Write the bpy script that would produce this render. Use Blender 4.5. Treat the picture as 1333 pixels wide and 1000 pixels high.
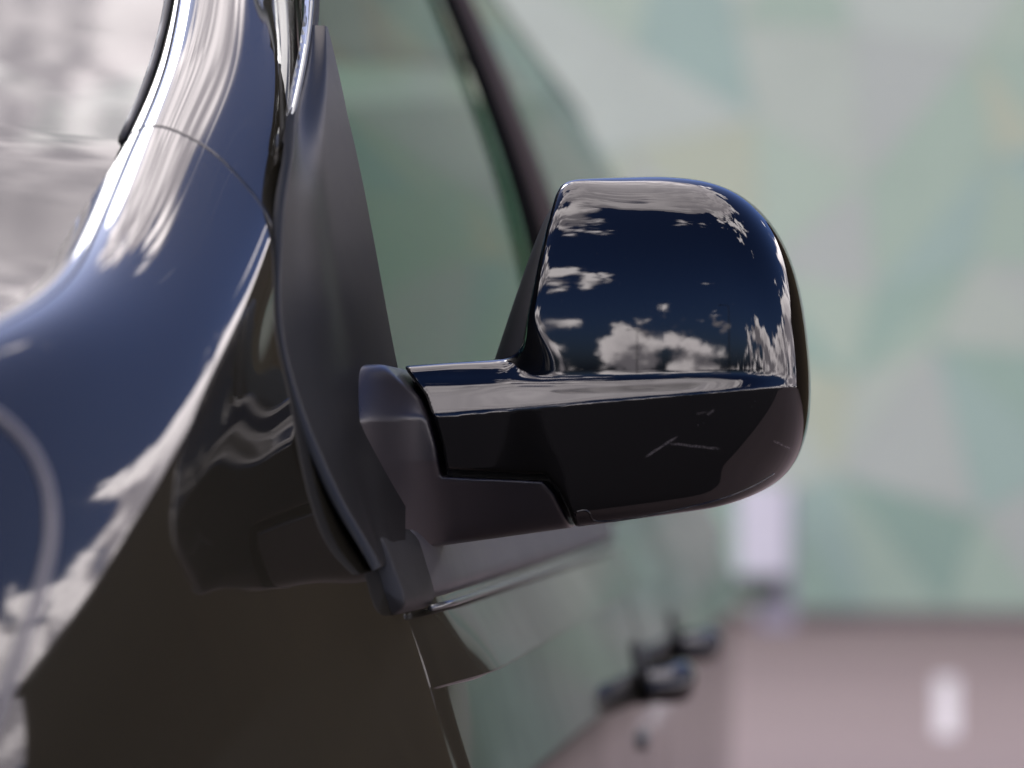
import bpy, math, random
import numpy as np
from mathutils import Vector, Matrix

random.seed(4)
for o in list(bpy.data.objects):
    bpy.data.objects.remove(o)
scene = bpy.context.scene
COL = scene.collection

# ------------------------------------------------------------------ camera
CAM_H = 1.10                 # lens height above the ground
LENS, SENS, W, Hh = 85.0, 36.0, 1333.0, 1000.0
FPX = LENS / SENS * W
YAW = math.atan((1100 - W / 2) / FPX)       # turned towards the van
PITCH = math.atan((610 - Hh / 2) / FPX)     # tipped up a little
cam_data = bpy.data.cameras.new("camera")
cam_data.lens = LENS
cam_data.sensor_width = SENS
cam_data.clip_start = 0.02
cam_data.clip_end = 2000
cam_data.dof.use_dof = True
cam_data.dof.focus_distance = 1.500
cam_data.dof.aperture_fstop = 3.3
cam = bpy.data.objects.new("camera", cam_data)
COL.objects.link(cam)
cam.location = (0, 0, CAM_H)
cam.rotation_euler = (math.radians(90) + PITCH, 0, YAW)
scene.camera = cam
ROT = np.array(cam.rotation_euler.to_matrix())

def at(px, py, Y):
    """a point of the photograph, at distance Y in front of the lens -> (X, Y, height above lens)"""
    d = ROT @ np.array([(px - W / 2) / FPX, -(py - Hh / 2) / FPX, -1.0])
    d = d * (Y / d[1])
    return d[0], Y, d[2]

# ------------------------------------------------------------------ light
SUN_EL, SUN_DIR = 48.0, Vector((-0.60, 0.72, 0)).normalized()
world = bpy.data.worlds.new("World")
scene.world = world
world.use_nodes = True
nt = world.node_tree
for n in list(nt.nodes):
    nt.nodes.remove(n)

class NB:
    """small node-building helper"""
    def __init__(s, tree): s.t = tree
    def n(s, kind, **kw):
        nd = s.t.nodes.new(kind)
        for k, v in kw.items(): setattr(nd, k, v)
        return nd
    def put(s, sock, v):
        if isinstance(v, bpy.types.NodeSocket): s.t.links.new(v, sock)
        else: sock.default_value = v
    def math(s, op, a, b=0.0, c=0.0, clamp=False):
        nd = s.n("ShaderNodeMath", operation=op, use_clamp=clamp)
        s.put(nd.inputs[0], a); s.put(nd.inputs[1], b)
        if op in ("MULTIPLY_ADD", "SMOOTH_MIN", "SMOOTH_MAX"): s.put(nd.inputs[2], c)
        return nd.outputs[0]
    def vec(s, op, a, b=(0, 0, 0)):
        nd = s.n("ShaderNodeVectorMath", operation=op)
        s.put(nd.inputs[0], a); s.put(nd.inputs[1], b)
        return nd.outputs[0]
    def scale(s, a, f):
        nd = s.n("ShaderNodeVectorMath", operation="SCALE")
        s.put(nd.inputs[0], a); s.put(nd.inputs[3], f)
        return nd.outputs[0]
    def xyz(s, a):
        nd = s.n("ShaderNodeSeparateXYZ"); s.put(nd.inputs[0], a)
        return nd.outputs
    def comb(s, x, y, z):
        nd = s.n("ShaderNodeCombineXYZ")
        for i, v in enumerate((x, y, z)): s.put(nd.inputs[i], v)
        return nd.outputs[0]
    def noise(s, v, scale, detail=8, rough=0.55, lac=2.0, dist=0.0):
        nd = s.n("ShaderNodeTexNoise")
        s.put(nd.inputs["Vector"], v)
        nd.inputs["Scale"].default_value = scale
        nd.inputs["Detail"].default_value = detail
        nd.inputs["Roughness"].default_value = rough
        nd.inputs["Lacunarity"].default_value = lac
        nd.inputs["Distortion"].default_value = dist
        return nd.outputs["Fac"]
    def ramp(s, f, stops, interp="EASE"):
        nd = s.n("ShaderNodeValToRGB")
        nd.color_ramp.interpolation = interp
        e = nd.color_ramp.elements
        while len(e) < len(stops): e.new(0.5)
        for el, (p, c) in zip(e, stops):
            el.position = p
            el.color = c if len(c) == 4 else (*c, 1)
        s.put(nd.inputs[0], f)
        return nd.outputs[0]
    def fmap(s, f, a, b, lo=0.0, hi=1.0, kind="SMOOTHSTEP"):
        nd = s.n("ShaderNodeMapRange", interpolation_type=kind)
        s.put(nd.inputs[0], f); s.put(nd.inputs[1], a); s.put(nd.inputs[2], b)
        s.put(nd.inputs[3], lo); s.put(nd.inputs[4], hi)
        return nd.outputs[0]
    def mixc(s, f, a, b):
        nd = s.n("ShaderNodeMix", data_type="RGBA")
        s.put(nd.inputs[0], f); s.put(nd.inputs[6], a); s.put(nd.inputs[7], b)
        return nd.outputs[2]

b = NB(nt)
sky = b.n("ShaderNodeTexSky", sky_type="NISHITA")
sky.sun_disc = False
sky.sun_elevation = math.radians(SUN_EL)
sky.sun_rotation = math.atan2(SUN_DIR.x, SUN_DIR.y)
sky.air_density = 1.0
sky.dust_density = 2.5
sky.ozone_density = 2.0
D = b.n("ShaderNodeTexCoord").outputs["Generated"]

CLOUD_SEED = (4.72, -8.96, -0.98)
def cloud_field(vdir):
    x, y, z = b.xyz(vdir)[:3]
    zz = b.math("MAXIMUM", z, 0.0)
    p = b.vec("ADD", b.comb(x, y, b.math("MULTIPLY", z, 1.7)), CLOUD_SEED)
    base = b.noise(p, 4.6, 12, 0.60)
    big = b.noise(b.vec("ADD", p, (3.7, 1.9, 0.4)), 1.5, 2, 0.5)
    return b.math("ADD", b.math("MULTIPLY", base, 0.65), b.math("MULTIPLY", big, 0.40)), zz

f0, elz = cloud_field(D)
f1, _ = cloud_field(b.vec("NORMALIZE", b.vec("ADD", D, (-0.02, 0.02, 0.045))))
thr = b.ramp(elz, [(0.0, (.465,) * 3), (0.12, (.50,) * 3), (0.24, (.64,) * 3), (0.55, (.70,) * 3), (0.80, (.58,) * 3), (1.0, (.42,) * 3)])
# a cloud bank lies beyond the yard (ahead and right) and a tall cloud stands to the left behind
mid = b.math("MULTIPLY", b.fmap(elz, 0.05, 0.25), b.fmap(elz, 0.72, 0.50))
ahead = b.n("ShaderNodeVectorMath", operation="DOT_PRODUCT"); b.put(ahead.inputs[0], D); ahead.inputs[1].default_value = (0.74, 0.67, 0.0)
back = b.n("ShaderNodeVectorMath", operation="DOT_PRODUCT"); b.put(back.inputs[0], D); back.inputs[1].default_value = (-0.72, -0.50, 0.45)
bias = b.math("ADD", b.math("MULTIPLY", b.math("MULTIPLY", b.fmap(ahead.outputs["Value"], 0.72, 0.99), mid), 0.22),
              b.math("MULTIPLY", b.fmap(back.outputs["Value"], 0.74, 0.97), 0.17))
thr = b.math("SUBTRACT", thr, bias)
cover = b.fmap(f0, b.math("SUBTRACT", thr, 0.004), b.math("ADD", thr, 0.032))
lit = b.fmap(b.math("SUBTRACT", f0, f1), -0.032, 0.045)
core = b.fmap(f0, b.math("ADD", thr, 0.03), b.math("ADD", thr, 0.2))
lit = b.math("MULTIPLY", lit, b.math("SUBTRACT", 1.0, b.math("MULTIPLY", core, 0.55)))
bank = b.math("MULTIPLY", b.fmap(ahead.outputs["Value"], 0.72, 0.99), b.fmap(elz, 0.75, 0.55))
lit = b.math("MULTIPLY", lit, b.math("SUBTRACT", 1.0, b.math("MULTIPLY", bank, 0.25)))   # the bank ahead is seen from its shaded side
veil = b.fmap(elz, 0.80, 0.97, 0.0, 0.70)      # thin high veil overhead
lit = b.math("ADD", b.math("MULTIPLY", lit, b.math("SUBTRACT", 1.0, veil)), b.math("MULTIPLY", veil, 0.24))
cloud_col = b.mixc(lit, (17, 15.5, 17, 1), (72, 66, 66, 1))
skyc = b.n("ShaderNodeMix", data_type="RGBA", blend_type="MULTIPLY")
skyc.inputs[0].default_value = 1.0
b.put(skyc.inputs[6], sky.outputs[0])
skyc.inputs[7].default_value = (0.78, 0.98, 1.6, 1)
final = b.mixc(cover, skyc.outputs[2], cloud_col)
bg = b.n("ShaderNodeBackground")
b.put(bg.inputs[0], final)
bg.inputs[1].default_value = 0.1
wo = b.n("ShaderNodeOutputWorld")
nt.links.new(bg.outputs[0], wo.inputs[0])
world.cycles.sampling_method = 'MANUAL'
world.cycles.sample_map_resolution = 512

sun_data = bpy.data.lights.new("sun", "SUN")
sun_data.energy = 0.8
sun_data.angle = math.radians(14)
sun_data.color = (1.0, 0.95, 0.88)
sun = bpy.data.objects.new("sun", sun_data)
COL.objects.link(sun)
to_sun = Vector((SUN_DIR.x * math.cos(math.radians(SUN_EL)), SUN_DIR.y * math.cos(math.radians(SUN_EL)), math.sin(math.radians(SUN_EL))))
sun.rotation_euler = (-to_sun).to_track_quat('-Z', 'Y').to_euler()
sun.location = (-6, 3, 8)

scene.view_settings.view_transform = 'Standard'
scene.view_settings.look = 'None'
scene.view_settings.exposure = 0.18
scene.view_settings.gamma = 1.0
scene.view_settings.use_curve_mapping = False
scene.render.engine = 'CYCLES'
scene.cycles.use_denoising = True
scene.cycles.max_bounces = 8
scene.cycles.transparent_max_bounces = 12
scene.cycles.caustics_reflective = False
scene.cycles.caustics_refractive = False

# ------------------------------------------------------------------ materials
def material(name, base=(0.5,) * 3, rough=0.5, spec=0.5, ior=1.5, coat=0.0, metal=0.0, build=None):
    m = bpy.data.materials.new(name)
    m.use_nodes = True
    p = m.node_tree.nodes["Principled BSDF"]
    p.inputs["Base Color"].default_value = (*base, 1)
    p.inputs["Roughness"].default_value = rough
    p.inputs["IOR"].default_value = ior
    p.inputs["Metallic"].default_value = metal
    p.inputs["Specular IOR Level"].default_value = spec
    p.inputs["Coat Weight"].default_value = coat
    p.inputs["Coat Roughness"].default_value = 0.01
    if build: build(NB(m.node_tree), p)
    return m

def paint_nodes(b, p):
    g = b.n("ShaderNodeTexCoord").outputs["Object"]
    # dust film and fine specks on the lacquer
    specks = b.fmap(b.noise(g, 420, 2, 0.5), 0.70, 0.80)
    film = b.fmap(b.noise(g, 9, 5, 0.6), 0.35, 0.8)
    p_col = b.mixc(b.math("MULTIPLY", specks, b.math("MULTIPLY", film, 0.10)), (0.0009, 0.0008, 0.0009, 1), (0.35, 0.32, 0.30, 1))
    b.put(p.inputs["Base Color"], p_col)
    b.put(p.inputs["Roughness"], b.fmap(film, 0, 1, 0.015, 0.05, "LINEAR"))
    bump = b.n("ShaderNodeBump")
    bump.inputs["Strength"].default_value = 0.003
    bump.inputs["Distance"].default_value = 0.002
    b.put(bump.inputs["Height"], b.noise(g, 170, 2, 0.5))
    b.put(p.inputs["Normal"], bump.outputs[0])

def plastic_nodes(c0, c1, scale=900, r=(0.38, 0.5)):
    def f(b, p):
        g = b.n("ShaderNodeTexCoord").outputs["Object"]
        b.put(p.inputs["Base Color"], b.mixc(b.noise(g, 30, 6, 0.6), (*c0, 1), (*c1, 1)))
        b.put(p.inputs["Roughness"], b.fmap(b.noise(g, 14, 4), 0.3, 0.7, r[0], r[1]))
        bump = b.n("ShaderNodeBump")
        bump.inputs["Strength"].default_value = 0.10
        bump.inputs["Distance"].default_value = 0.0006
        b.put(bump.inputs["Height"], b.noise(g, scale, 2, 0.5))
        b.put(p.inputs["Normal"], bump.outputs[0])
    return f

PAINT = material("black_paint", (0.0035,) * 3, 0.02, 0.5, 1.56, build=paint_nodes)
def body_nodes(b, p):
    g = b.n("ShaderNodeTexCoord").outputs["Object"]
    film = b.fmap(b.noise(g, 7, 5, 0.6), 0.3, 0.8)
    flake = b.noise(g, 2600, 1, 0.5)
    b.put(p.inputs["Base Color"], b.mixc(flake, (0.012, 0.0108, 0.0075, 1), (0.025, 0.0225, 0.016, 1)))
    b.put(p.inputs["Coat Roughness"], b.fmap(film, 0, 1, 0.02, 0.06, "LINEAR"))
BODY = material("dark_metallic_paint", (0.06,) * 3, 0.42, 0.0, 1.5, coat=1.0, metal=0.22, build=body_nodes)
BODY.node_tree.nodes["Principled BSDF"].inputs["Coat IOR"].default_value = 1.66
def door_nodes(b, p):
    body_nodes(b, p)
    g = b.n("ShaderNodeTexCoord").outputs["Object"]
    film = b.noise(g, 3.0, 6, 0.6)
    b.put(p.inputs["Coat Weight"], b.fmap(film, 0.3, 0.7, 0.92, 0.66, "LINEAR"))
    b.put(p.inputs["Coat Roughness"], b.fmap(film, 0.3, 0.7, 0.03, 0.07, "LINEAR"))
DOORP = material("dark_metallic_paint_with_road_film", (0.06,) * 3, 0.42, 0.0, 1.5, coat=0.7, metal=0.30, build=door_nodes)
PLASTIC = material("grey_grained_plastic", rough=0.42, spec=0.65, build=plastic_nodes((0.016, 0.014, 0.016), (0.023, 0.020, 0.023), 900, (0.27, 0.34)))
RIM = material("black_rim_plastic", rough=0.5, build=plastic_nodes((0.006, 0.006, 0.0065), (0.010, 0.010, 0.011), r=(0.45, 0.6)))
RUBBER = material("black_rubber", rough=0.6, build=plastic_nodes((0.010, 0.010, 0.010), (0.02, 0.02, 0.02), 300, (0.5, 0.7)))
SAIL = material("sail_plastic", rough=0.5, build=plastic_nodes((0.006, 0.006, 0.006), (0.010, 0.010, 0.0095), 1100, (0.38, 0.46)))
TRIM = material("belt_trim_plastic", rough=0.5, build=plastic_nodes((0.06, 0.058, 0.062), (0.075, 0.073, 0.077), 800, (0.45, 0.55)))
DARKIN = material("dark_cabin_trim", rough=0.7, build=plastic_nodes((0.02, 0.02, 0.022), (0.035, 0.034, 0.036), 200, (0.6, 0.8)))
MATTE = material("matt_black_seal", (0.006, 0.006, 0.006), 0.9, 0.2, 1.03)
PILLARM = material("pillar_reflection_brown", (0.048, 0.036, 0.034), 0.7, 0.3, 1.12)  # matt brown base stands in for the brownish reflection on the pillar
CHROME = material("bright_seal", (0.16, 0.165, 0.16), 0.3, metal=0.7)
SILVER = material("mirror_silver", (0.85, 0.87, 0.88), 0.01, metal=1.0)
LAMPGREY = material("lamp_reflector", (0.30, 0.28, 0.29), 0.35, metal=0.5)
ALLOY = material("wheel_alloy", (0.45, 0.45, 0.46), 0.3, metal=0.9)

def glass_material(name, tint, faces=1.7):
    m = bpy.data.materials.new(name)
    m.use_nodes = True
    t = m.node_tree
    for n in list(t.nodes): t.nodes.remove(n)
    b = NB(t)
    tr = b.n("ShaderNodeBsdfTransparent"); tr.inputs[0].default_value = (*tint, 1)
    gl = b.n("ShaderNodeBsdfGlossy"); gl.inputs["Roughness"].default_value = 0.01
    fr = b.n("ShaderNodeFresnel"); fr.inputs[0].default_value = 1.52
    mx = b.n("ShaderNodeMixShader")
    b.put(mx.inputs[0], b.math("MULTIPLY", fr.outputs[0], faces, clamp=True))   # both faces of the pane reflect
    t.links.new(tr.outputs[0], mx.inputs[1]); t.links.new(gl.outputs[0], mx.inputs[2])
    o = b.n("ShaderNodeOutputMaterial"); t.links.new(mx.outputs[0], o.inputs[0])
    return m
GLASS = glass_material("side_glass", (0.25, 0.37, 0.30), 0.82)
WSGLASS = glass_material("windscreen_glass", (0.36, 0.38, 0.37), 1.6)

def flat_paint(c, var=0.12, rough=0.75):
    def f(b, p):
        g = b.n("ShaderNodeTexCoord").outputs["Object"]
        n = b.noise(g, 2.5, 6, 0.6)
        b.put(p.inputs["Base Color"], b.mixc(n, (*[x * (1 - var) for x in c], 1), (*[min(1, x * (1 + var)) for x in c], 1)))
    return f

# ------------------------------------------------------------------ object helpers
def mesh_from(name, verts, faces, mat, smooth=True, normals=None):
    me = bpy.data.meshes.new(name)
    v = np.asarray(verts, float).copy()
    v[:, 2] += CAM_H
    me.from_pydata(v.tolist(), [], [tuple(int(i) for i in f) for f in faces])
    me.materials.append(mat)
    me.update()
    if smooth:
        me.polygons.foreach_set("use_smooth", [True] * len(me.polygons))
        if normals is not None:
            me.normals_split_custom_set_from_vertices([tuple(n) for n in normals])
    return me

def link(name, me, parent=None, loc=None):
    o = bpy.data.objects.new(name, me)
    COL.objects.link(o)
    if loc is not None: o.location = loc
    if parent is not None:
        o.parent = parent
        w = Vector((0, 0, 0)); p = parent
        while p is not None:
            w = w + p.location; p = p.parent
        if loc is None: o.location = -w
        else: o.location = Vector(loc) - w
    return o

def tag(o, label=None, cat=None, group=None, kind=None):
    for k, v in (("label", label), ("category", cat), ("group", group), ("kind", kind)):
        if v: o[k] = v
    return o

def empty(name, loc, parent=None):
    o = bpy.data.objects.new(name, None)
    o.empty_display_size = 0.1
    COL.objects.link(o)
    o.location = loc
    return o

def grid_faces(n, m, flip=False, close_m=False, off=0):
    f = []
    mm = m if close_m else m - 1
    for i in range(n - 1):
        for j in range(mm):
            a, b_, c, d = i * m + j, i * m + (j + 1) % m, (i + 1) * m + (j + 1) % m, (i + 1) * m + j
            f.append((a + off, d + off, c + off, b_ + off) if flip else (a + off, b_ + off, c + off, d + off))
    return f

def box_vf(x0, x1, y0, y1, z0, z1):
    v = [(x, y, z) for x in (x0, x1) for y in (y0, y1) for z in (z0, z1)]
    f = [(0, 1, 3, 2), (4, 6, 7, 5), (0, 4, 5, 1), (2, 3, 7, 6), (0, 2, 6, 4), (1, 5, 7, 3)]
    return v, f

def box(name, dims, mat, parent=None, bevel=0.0, smooth=False):
    v, f = box_vf(*dims)
    o = link(name, mesh_from(name, v, f, mat, smooth), parent)
    if bevel:
        md = o.modifiers.new("bevel", "BEVEL"); md.width = bevel; md.segments = 3
    return o

def tube(name, path, rad, mat, parent=None, n=10, squash=None):
    """rounded bar along a path; rad may be (width, height) per point"""
    P = np.asarray(path, float)
    T = np.gradient(P, axis=0)
    T /= np.linalg.norm(T, axis=1)[:, None]
    up = np.array([0, 0, 1.0])
    V = []
    for i, (p, t) in enumerate(zip(P, T)):
        s = np.cross(t, up)
        if np.linalg.norm(s) < 1e-3: s = np.array([1.0, 0, 0])
        s /= np.linalg.norm(s)
        u = np.cross(s, t)
        r = rad[i] if isinstance(rad, list) else rad
        rw, rh = r if isinstance(r, tuple) else (r, r)
        for k in range(n):
            a = 2 * math.pi * k / n
            V.append(p + s * rw * math.cos(a) + u * rh * math.sin(a))
    F = grid_faces(len(P), n, close_m=True, flip=True)
    F.append(tuple(range(n))); F.append(tuple(reversed(range((len(P) - 1) * n, len(P) * n))))
    return link(name, mesh_from(name, V, F, mat), parent)

def cspline(xk, yk, x):
    """natural cubic spline through (xk, yk); yk may have trailing dimensions"""
    xk = np.asarray(xk, float); yk = np.asarray(yk, float); x = np.asarray(x, float)
    n = len(xk); h = np.diff(xk)
    A = np.zeros((n, n)); A[0, 0] = A[-1, -1] = 1
    shp = yk.shape[1:]
    Y2 = yk.reshape(n, -1)
    R = np.zeros_like(Y2)
    for i in range(1, n - 1):
        A[i, i - 1], A[i, i], A[i, i + 1] = h[i - 1], 2 * (h[i - 1] + h[i]), h[i]
        R[i] = 3 * ((Y2[i + 1] - Y2[i]) / h[i] - (Y2[i] - Y2[i - 1]) / h[i - 1])
    c = np.linalg.solve(A, R)
    i = np.clip(np.searchsorted(xk, x) - 1, 0, n - 2)
    hh = h[i][..., None]; t = (x - xk[i])[..., None]
    b_ = (Y2[i + 1] - Y2[i]) / hh - hh * (2 * c[i] + c[i + 1]) / 3
    d = (c[i + 1] - c[i]) / (3 * hh)
    out = Y2[i] + b_ * t + c[i] * t ** 2 + d * t ** 3
    return out.reshape(x.shape + shp)

def sstep(a, b_, x):
    t = np.clip((x - a) / (b_ - a), 0, 1)
    return t * t * t * (t * (6 * t - 15) + 10)

def smax(a, b_, k):
    h = np.maximum(k - np.abs(a - b_), 0) / k
    return np.maximum(a, b_) + h ** 3 * k / 6
def smin(a, b_, k): return -smax(-a, -b_, k)

# ------------------------------------------------------------------ ground and surroundings
def ground_nodes(b, p):
    g = b.n("ShaderNodeTexCoord").outputs["Object"]
    big = b.noise(g, 0.35, 6, 0.6)
    fine = b.noise(g, 60, 4, 0.7)
    c = b.mixc(big, (0.026, 0.022, 0.021, 1), (0.040, 0.034, 0.032, 1))
    c = b.mixc(b.math("MULTIPLY", fine, 0.5), c, (0.05, 0.044, 0.042, 1))
    b.put(p.inputs["Base Color"], c)
ASPHALT = material("dark_asphalt", rough=0.85, build=ground_nodes)
def paving_nodes(b, p):
    g = b.n("ShaderNodeTexCoord").outputs["Object"]
    x, y, z = b.xyz(g)[:3]
    row = b.noise(b.comb(b.math("MULTIPLY", x, 0.06), b.math("MULTIPLY", y, 1.0), 0.0), 1.3, 3, 0.6)
    c = b.mixc(row, (0.115, 0.083, 0.074, 1), (0.26, 0.198, 0.182, 1))
    c = b.mixc(b.math("MULTIPLY", b.noise(g, 3, 6, 0.6), 0.5), c, (0.20, 0.16, 0.155, 1))
    b.put(p.inputs["Base Color"], c)
PAVING = material("pink_paving", rough=0.8, build=paving_nodes)
WHITE = material("white_road_paint", rough=0.7, build=flat_paint((0.50, 0.47, 0.46), 0.12))

def slab(name, x0, x1, y0, y1, z, mat):
    return link(name, mesh_from(name, [(x0, y0, z - CAM_H), (x1, y0, z - CAM_H), (x1, y1, z - CAM_H), (x0, y1, z - CAM_H)], [(0, 1, 2, 3)], mat, False))
tag(slab("ground", -400, 400, -400, 400, 0.0, ASPHALT), kind="structure")
tag(slab("pavement", -14, 30, 0.35, 17.4, 0.004, PAVING), kind="structure")

WALL_Y = 17.4
GREENS = [(0.40, 0.53, 0.40), (0.47, 0.58, 0.44), (0.30, 0.46, 0.36), (0.53, 0.58, 0.48), (0.52, 0.55, 0.38),
          (0.34, 0.49, 0.42), (0.50, 0.52, 0.47), (0.22, 0.37, 0.29), (0.58, 0.63, 0.54)]
GREENS = [tuple(.64 * c + .38 * m for c, m in zip(g_, (0.44, 0.54, 0.40))) for g_ in GREENS]
MURAL = [material("mural_green_%d" % i, rough=0.6, build=flat_paint(c, 0.08)) for i, c in enumerate(GREENS)]
WALLBODY = material("wall_render", rough=0.9, build=flat_paint((0.30, 0.36, 0.31), 0.1))
WALL_X0, WALL_X1, WALL_TOP = -9.0, 4.1, 7.6
wall = empty("mural_wall", (0, WALL_Y, 0))
tag(wall, "pale green wall painted with angular facets, out of focus behind the van", "wall")
box("wall_body", (WALL_X0, WALL_X1, WALL_Y + 0.012, WALL_Y + 0.3, -CAM_H, WALL_TOP - CAM_H), WALLBODY, wall)
nx, nz = 16, 9
rg = random.Random(11)
pts = {}
for i in range(nx + 1):
    for j in range(nz + 1):
        px = WALL_X0 + (WALL_X1 - WALL_X0) * i / nx + (rg.uniform(-.30, .30) if 0 < i < nx else 0)
        pz = 0.10 + (WALL_TOP - 0.14) * j / nz + (rg.uniform(-.27, .27) if 0 < j < nz else 0)
        pts[i, j] = np.array([px, pz])
def facet(tri, mi):
    c = sum(tri) / 3
    q = [p + (c - p) * 0.006 for p in tri]
    v = [(p[0], WALL_Y, p[1] - CAM_H) for p in q] + [(p[0], WALL_Y + 0.010, p[1] - CAM_H) for p in q]
    f = [(0, 1, 2), (0, 3, 4, 1), (1, 4, 5, 2), (2, 5, 3, 0)]
    link("panel", mesh_from("panel", v, f, MURAL[mi], False), wall)
for i in range(nx):
    for j in range(nz):
        a, b2, c, d = pts[i, j], pts[i + 1, j], pts[i + 1, j + 1], pts[i, j + 1]
        tris = [(a, b2, c), (a, c, d)] if rg.random() < .5 else [(a, b2, d), (b2, c, d)]
        for t in tris:
            hgt = sum(p[1] for p in t) / 3
            pool = [7, 2, 5, 6, 0, 2] if hgt < 1.2 else [0, 1, 4, 6, 5, 3, 2] if hgt < 2.6 else [0, 1, 3, 8, 5, 6, 4]
            facet(t, rg.choice(pool))
KERB = material("kerb_stone", rough=0.85, build=flat_paint((0.20, 0.155, 0.15), 0.15))
box("plinth", (WALL_X0 - .05, WALL_X1 + .05, WALL_Y - 0.12, WALL_Y + 0.01, -CAM_H, 0.085 - CAM_H), KERB, wall)

# unseen dark shed added at the right so the van's flank reflects dark
DARK_BLOCK = material("dark_block", rough=0.8, build=flat_paint((0.052, 0.037, 0.013), 0.3))
block = empty("reflection_block", (13.4, 15.2, 0))
tag(block, "unseen dark brown shed, seen only as a dark reflection in the van's wing", "block")
box("wall", (4.20, 24, 15.2, 24, -CAM_H, 6.2 - CAM_H), DARK_BLOCK, block)
box("roof", (4.16, 24.3, 14.9, 24.4, 6.2 - CAM_H, 6.4 - CAM_H), DARK_BLOCK, block)

for k, (px, py0, py1) in enumerate(((1232, 880, 956),)):
    x0, y0, _ = at(px, 610, 1)
    for nm, lab in (("parking_line", "short white painted marking on the pink paving"),):
        ya = CAM_H * FPX / (py1 - 612); yb = CAM_H * FPX / (py0 - 612)
        xm = at(px, 900, (ya + yb) / 2)[0]
        xs_ = [at(px - 15, 900, ya)[0], at(px + 15, 900, ya)[0], at(px + 15, 900, yb)[0], at(px - 15, 900, yb)[0]]
        o = link(nm, mesh_from(nm, [(xs_[0], ya, .008 - CAM_H), (xs_[1], ya, .008 - CAM_H), (xs_[2], yb, .008 - CAM_H), (xs_[3], yb, .008 - CAM_H)], [(0, 1, 2, 3)], WHITE, False))
        tag(o, lab, "road marking")

# white notice panel on a pale post by the wall
POSTM = material("pale_post", rough=0.5, build=flat_paint((0.42, 0.39, 0.44), 0.08))
WPANEL = material("white_enamel", rough=0.35, build=flat_paint((0.74, 0.73, 0.75), 0.05))
DGREEN = material("dark_green_box", rough=0.6, build=flat_paint((0.05, 0.07, 0.05), 0.2))
PY = 16.7
post = empty("notice_post", (at(1000, 700, PY)[0], PY, 0))
tag(post, "white notice panel with a dark shelf on a pale lilac post behind the van", "post")
xa, xb = at(985, 700, PY)[0], at(1033, 700, PY)[0]
box("column", (xa, xb, PY, PY + 0.14, -CAM_H, at(0, 632, PY)[2]), POSTM, post, 0.01)
box("notice_panel", (at(958, 0, PY)[0], at(1024, 0, PY)[0], PY - 0.05, PY - 0.003, at(0, 742, PY)[2], at(0, 630, PY)[2]), WPANEL, post, 0.008)
box("shelf", (at(948, 0, PY)[0], at(1014, 0, PY)[0], PY - 0.12, PY - 0.003, at(0, 772, PY)[2], at(0, 746, PY)[2]), DGREEN, post, 0.008)

# street lamps behind the photographer, seen mirrored in the housing
LAMPM = material("galvanised_steel", rough=0.5, build=flat_paint((0.12, 0.12, 0.12), 0.2))
for (lx, ly, lh, lab) in ((-7.0, -42, 7.0, "slim street lamp reflected small near the left of the mirror housing"),
                          (6.5, -40, 11.0, "taller street lamp reflected near the right edge of the mirror housing")):
    lp = empty("street_lamp", (lx, ly, 0)); tag(lp, lab, "street lamp", "street lamps behind the photographer")
    tube("pole", [(lx, ly, -CAM_H), (lx, ly, lh * .5 - CAM_H), (lx, ly, lh - CAM_H)], [0.10, 0.08, 0.06], LAMPM, lp)
    tube("arm", [(lx, ly, lh - CAM_H - .05), (lx - .6, ly, lh - CAM_H + .06), (lx - 1.2, ly, lh - CAM_H + .05)], [0.05, 0.05, 0.05], LAMPM, lp)
    box("lamp_head", (lx - 1.7, lx - 1.1, ly - .14, ly + .14, lh - CAM_H, lh - CAM_H + .14), LAMPM, lp, 0.03)

# ------------------------------------------------------------------ van body
XC = -1.16                       # centre line of the van
van = empty("van", (XC, 2.7, 0))
tag(van, "glossy black van in close-up with its door mirror sticking out", "van")

PZ = [-.95, -.85, -.7, -.5, -.3, -.21, -.17, -.10, -.06, 0, .064, .16, .26, .38, .5, .62, .80, .92]
PX = [-.245, -.228, -.220, -.213, -.2085, -.2135, -.2255, -.246, -.258, -.272, -.285, -.300, -.322, -.362, -.41, -.465, -.585, -.70]
def body_x(Y, z):
    """outer skin of the left side: distance from the lens line at length Y and height z"""
    Y, z = np.broadcast_arrays(np.asarray(Y, float), np.asarray(z, float))
    x = cspline(PZ, PX, z)
    taper = np.clip((1.51 - Y) / .15, 0, 3)
    taper = taper ** 2 / (taper + .35)
    x = x - .030 * taper * sstep(-.25, .06, z)
    tail = np.clip((Y - 4.4) / .6, 0, 2)
    return x - .03 * tail ** 3

def ridge(Y, z):
    """the shoulder swage under the windows, with a rounded nose at its front end"""
    nose = sstep(1.385, 1.60, Y)
    zt, zc, zb = -.080, -.130, -.1355
    up = np.clip((zt - z) / (zt - zc), 0, 1)
    dn = np.clip((z - zc) / (.0055 * nose + 1e-4) + 1, 0, 1)
    prof = np.where(z > zc, up ** 1.15, dn * dn * (3 - 2 * dn))
    return .0135 * prof * nose

def door_x(Y, z): return body_x(Y, z) + ridge(Y, z) - .0022 * sstep(1.445, 1.405, Y)

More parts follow.
